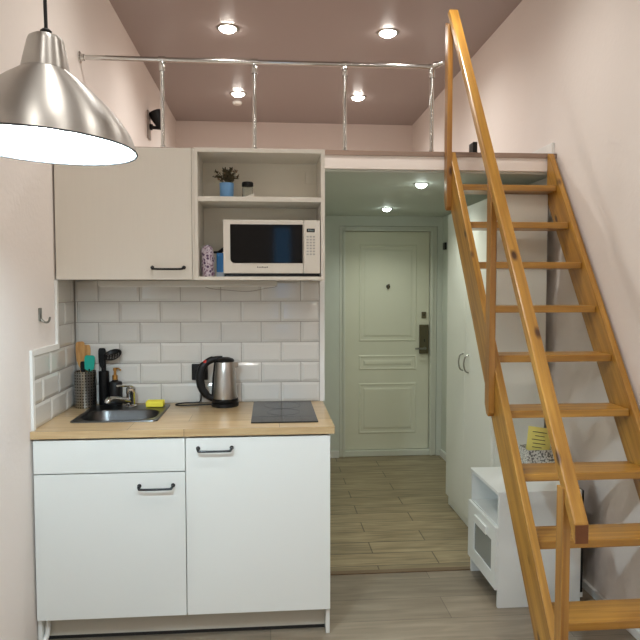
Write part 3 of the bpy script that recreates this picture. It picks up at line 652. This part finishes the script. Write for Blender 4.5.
# ------------------------------------------------------------------ recessed spotlights
def spotlight(x, y, z, label, lens, group, r=.070):
    s_ = thing('ceiling_spotlight', label, 'spotlight', (x, y, z), group)
    bm = B(); lathe(bm, [(r*.80, -.001), (r*.84, -.006), (r, -.005), (r*1.12, -.0015), (r*1.12, -.0003), (r*.8, -.0003)], x, y, z, 32, close=True); obj('bezel', bm, M['nickel_pull'], s_, smooth=True)
    bm = B(); lathe(bm, [(r*.80, -.001), (r*.74, -.012), (r*.5, -.022), (0, -.027)], x, y, z, 28); obj('lens', bm, lens, s_, smooth=True)
    return s_
def lamp(name, kind, loc, energy, col, radius=.04, **kw):
    l = bpy.data.lights.new(name, kind); l.energy = energy; l.color = col
    if kind in ('POINT', 'SPOT'): l.shadow_soft_size = radius
    for a, v in kw.items(): setattr(l, a, v)
    o = bpy.data.objects.new(name, l); C.objects.link(o); o.location = loc; return o
WARM = (1, .985, .945); HALL = (.96, 1, .90)
CE = [(-.268, 4.39, 'chrome ringed ceiling spotlight in the near row, left one'), (.82, 4.38, 'chrome ringed ceiling spotlight in the near row, right one'),
      (-.268, 5.83, 'chrome ringed ceiling spotlight above the far end of the loft, left one'), (.823, 5.86, 'chrome ringed ceiling spotlight above the far end of the loft, right one'),
      (-.27, 2.93, 'ceiling spotlight straight above the kitchen wall units'), (.82, 2.93, 'ceiling spotlight straight above the top of the stairs'),
      (-.27, 1.47, 'ceiling spotlight over the middle of the room beside the pendant lamp'), (.82, 1.47, 'ceiling spotlight over the foot of the stairs'),
      (-.27, .02, 'added ceiling spotlight between the pendant lamp and the rear window, kitchen side one'), (.82, .02, 'added ceiling spotlight between the pendant lamp and the rear window, stair side one'),  # this row and the next are added out of view for frontal light
      (-.27, -1.43, 'added ceiling spotlight closest to the rear window, kitchen side one'), (.82, -1.43, 'added ceiling spotlight closest to the rear window, stair side one')]
first = None
for x, y, lab in CE:
    if first is None: first = spotlight(x, y, ZC, lab, M['lens_warm'], 'ceiling spotlights')
    else: dup(first, (x, y, ZC), lab, 'ceiling spotlights')
first_h = None
for x, y, lab in ((.896, 3.70, 'ceiling spotlight in the hall ceiling nearest the loft edge'), (.908, 4.86, 'ceiling spotlight in the hall ceiling in front of the entrance door')):
    if first_h is None: first_h = spotlight(x, y, ZF0, lab, M['lens_cool'], 'hall ceiling spotlights', .042)
    else: dup(first_h, (x, y, ZF0), lab, 'hall ceiling spotlights')

# ------------------------------------------------------------------ loft stairs
st = thing('loft_stairs', 'steep honey pine open tread stairs with handrail up to the loft', 'stairs', (1.25, 1.9, 0))
def yfront(z): return 3.295 - (2.165 - z)/1.5
DH = .179
ZT = 2.186
def stringer(x0, x1):
    bm = B(); yt = YF-.026
    # front bottom, front top, top back, vertical cut at the fascia, back edge down, back bottom
    zb_ = 2.165 - (3.295+DH-yt)*1.5
    prism(bm, [(yfront(0), 0.0005), (yfront(ZT), ZT), (yt, ZT), (yt, zb_), (yfront(0)+DH, 0.0005)], 'X', x0, x1, .003)
    return bm
SX0, SX1 = .953, .984
obj('stringer', stringer(SX0, SX1), M['pine_i'], st); bm = stringer(1.490, 1.519)
def flare(y): return .022*(3.32 - y)/1.4            # the wall side string stands slightly wider at its foot
for v in bm.verts: v.co.x += flare(v.co.y)
obj('stringer', bm, M['pine_i'], st)
for z in (2.003, 1.798, 1.595, 1.390, 1.180, .966, .746, .535, .306, .11):
    y = yfront(z) + .016
    obj('tread', boxes((SX1+.0005, 1.4893 + flare(y+.15), y, y+.150, z-.031, z), bev=.004), M['pine_x'], st)
# handrail
RX0, RX1 = .930, .977
def yrail(z): return 3.316 - (2.919 - z)/1.466
bm = B(); y0, y1 = 1.838, 3.304
zl = lambda y: 2.919 - (3.316 - y)*1.466
prism(bm, [(y0, zl(y0)-.068), (y0, zl(y0)-.004), (y1-.04, zl(y1)-.0), (y1, zl(y1)-.004)], 'X', RX0, RX1, .006)
hr = obj('handrail', bm, M['pine_i'], st)
obj('end_cap', boxes((RX0+.0025, RX1-.0025, y0-.0015, y0+.0005, zl(y0)-.0655, zl(y0)-.0075), bev=.0006), M['end_grain'], hr)
def post(ya, yb, z0, z1a, z1b, cham):
    bm = B()
    prism(bm, [(ya, z0+cham*.3), (ya+.010, z0), (yb-.022, z0+cham*.15), (yb, z0+cham), (yb, z1b), (ya, z1a)], 'X', .926, .9525, .003); return bm
def rail_under(y): return zl(y) - .066
obj('post', post(2.598, 2.650, .925, rail_under(2.598)+.05, rail_under(2.650)+.05, .05), M['pine_z'], st)
obj('post', post(3.265, 3.322, 1.875, rail_under(3.265)+.05, rail_under(3.29)+.04, .07), M['pine_z'], st)
obj('post', boxes((.926, .9525, 1.906, 1.954, .0005, rail_under(1.906)+.05), bev=.003), M['pine_z'], st)

# ------------------------------------------------------------------ wardrobe
wd = thing('wardrobe', 'tall white two door wardrobe in the hall behind the stairs', 'wardrobe', (1.35, 3.75, 0))
WXF, WY_0, WY_1, WZT = 1.192, 3.300, 4.165, 1.968
bm = B(); box(bm, WXF+.020, 1.487, WY_0, WY_0+.018, .0005, WZT); box(bm, WXF+.020, 1.487, WY_1-.018, WY_1, .0005, WZT); box(bm, WXF+.020, 1.487, WY_0+.018, WY_1-.018, WZT-.018, WZT); box(bm, 1.480, 1.487, WY_0+.018, WY_1-.018, .08, WZT-.018); box(bm, WXF+.020, 1.480, WY_0+.018, WY_1-.018, .07, .086)
obj('carcass', bm, M['wardrobe'], wd)
obj('plinth', boxes((WXF+.022, WXF+.036, WY_0+.018, WY_1-.018, .0005, .070)), M['wardrobe'], wd)
YM = 3.772
for y0_, y1_, yh in ((WY_0+.004, YM-.0015, YM-.075), (YM+.0015, WY_1-.001, YM+.030)):
    dd = obj('door', boxes((WXF, WXF+.018, y0_, y1_, .074, WZT-.012), bev=.0015), M['wardrobe'], wd)
    bm = B(); tube(bm, smooth_path([(WXF-.0005, yh, .962), (WXF-.022, yh, .975), (WXF-.030, yh, 1.015), (WXF-.022, yh, 1.055), (WXF-.0005, yh, 1.068)]), .0045, 10); obj('handle', bm, M['nickel_pull'], dd, smooth=True)

# ------------------------------------------------------------------ nightstand
ns = thing('nightstand', 'white bedside cabinet with an open niche, under the stairs', 'nightstand', (1.24, 2.95, 0))
NX0, NX1, NY0, NY1, NZ = 1.040, 1.432, 2.765, 3.165, .542
obj('top', boxes((NX0-.004, NX1, NY0-.002, NY1+.002, NZ-.016, NZ), bev=.002), M['white'], ns)
obj('side_panel', boxes((NX0, NX1, NY0, NY0+.016, .0005, NZ-.0165), bev=.0008), M['white'], ns)
obj('side_panel', boxes((NX0, NX1, NY1-.016, NY1, .0005, NZ-.0165), bev=.0008), M['white'], ns)
obj('back_panel', boxes((NX1-.006, NX1, NY0+.0165, NY1-.0165, .06, NZ-.0165)), M['white'], ns)
obj('niche_shelf', boxes((NX0+.002, NX1-.0065, NY0+.0165, NY1-.0165, .365, .380)), M['white'], ns)
obj('bottom_panel', boxes((NX0+.002, NX1-.0065, NY0+.0165, NY1-.0165, .075, .090)), M['white'], ns)
dx = NX0-.0135
db = B(); y0_, y1_, z0_, z1_ = NY0+.001, NY1-.001, .085, .375
gy0, gy1, gz0, gz1 = 2.822, 3.075, .150, .300
for q in ((y0_, gy0, z0_, z1_), (gy1, y1_, z0_, z1_), (gy0, gy1, z0_, gz0), (gy0, gy1, gz1, z1_)): box(db, dx, dx+.013, *q)
dr = obj('door', db, M['white'], ns)
obj('pane', boxes((dx+.006, dx+.010, gy0-.001, gy1+.001, gz0-.001, gz1+.001)), M['frosted'], dr)
obj('handle', boxes((dx-.010, dx-.0003, 2.875, 3.045, .302, .340), bev=.003), M['white'], dr)
obj('rear_strip', boxes((NX1+.0005, NX1+.010, NY0, NY1, .060, NZ-.002)), M['black'], ns)
obj('rear_foot', boxes((NX1+.0005, NX1+.014, NY0+.002, NY0+.03, .035, .0595), bev=.002), M['trim'], ns)
# card box on it
bx_ = thing('storage_box', 'small speckled open box on top of the white bedside cabinet', 'box', (1.325, 3.06, NZ))
x0_, x1_, ya_, yb_, zt_ = 1.270, 1.416, 2.995, 3.115, .690
bm = B()
for q in ((x0_, x1_, ya_, ya_+.003, NZ+.0005, zt_-.02), (x0_, x1_, yb_-.003, yb_, NZ+.0005, zt_-.02), (x0_, x0_+.003, ya_+.003, yb_-.003, NZ+.0005, zt_-.02), (x1_-.003, x1_, ya_+.003, yb_-.003, NZ+.0005, zt_-.02), (x0_+.003, x1_-.003, ya_+.003, yb_-.003, NZ+.0005, NZ+.003)): box(bm, *q)
obj('body', bm, M['speckle'], bx_)
cd = thing('note_card', 'yellow handwritten note card standing in the speckled box', 'card', (1.325, 3.04, NZ+.004))
rot = Matrix.Translation((1.346, 3.058, .664)) @ Matrix.Rotation(math.radians(9), 4, 'Y') @ Matrix.Rotation(math.radians(-8), 4, 'X')
bm = boxes((-.059, .064, -.001, .001, -.085, .105)); bm.transform(rot); obj('paper', bm, M['paper'], cd)
bm = B()
for i, (a_, b_) in enumerate(((-.035, .04), (-.02, .03), (-.035, .035), (-.028, .038), (-.03, .02))): box(bm, a_, b_, -.0016, -.0009, .078-i*.019, .0815-i*.019)
bm.transform(rot); obj('handwriting', bm, M['ink'], cd)

# ------------------------------------------------------------------ light
for x, y, lab in CE:
    lamp('spot_light', 'SPOT', (x, y, ZC-.04), 33 if y > 4 else (21 if y > 1 else 29), WARM, .035, spot_size=math.radians(160), spot_blend=1.0)  # the rows behind the camera are added fill
for x, y in ((.896, 3.70), (.908, 4.86)):
    lamp('hall_spot_light', 'SPOT', (x, y, ZF0-.03), 14, HALL, .035, spot_size=math.radians(140), spot_blend=.8)
W = bpy.data.worlds.new('World'); S.world = W; W.use_nodes = True
W.node_tree.nodes['Background'].inputs[0].default_value = (.16, .36, .62, 1); W.node_tree.nodes['Background'].inputs[1].default_value = 3.0

# ------------------------------------------------------------------ camera
cam = bpy.data.cameras.new('camera'); co = bpy.data.objects.new('camera', cam); C.objects.link(co); S.camera = co
cam.sensor_width = 36; cam.sensor_fit = 'HORIZONTAL'; cam.lens = 633.02/640*36; cam.clip_start = .02
yaw, pitch, roll = .080183, .051114, .000954
fw = Vector((math.sin(yaw)*math.cos(pitch), math.cos(yaw)*math.cos(pitch), -math.sin(pitch)))
r0 = Vector((math.cos(yaw), -math.sin(yaw), 0)); d0 = fw.cross(r0)
r = r0*math.cos(roll) + d0*math.sin(roll); dn = -r0*math.sin(roll) + d0*math.cos(roll)
mw_ = Matrix.Identity(4)
for i in range(3): mw_[i][0] = r[i]; mw_[i][1] = -dn[i]; mw_[i][2] = -fw[i]
mw_[2][3] = 1.474
co.matrix_world = mw_
S.view_settings.view_transform = 'Standard'; S.view_settings.look = 'None'; S.view_settings.gamma = 1; S.view_settings.use_curve_mapping = False
S.view_settings.exposure = .43
S.cycles.use_denoising = True
S.cycles.max_bounces = 10; S.cycles.diffuse_bounces = 6; S.cycles.sample_clamp_indirect = 6
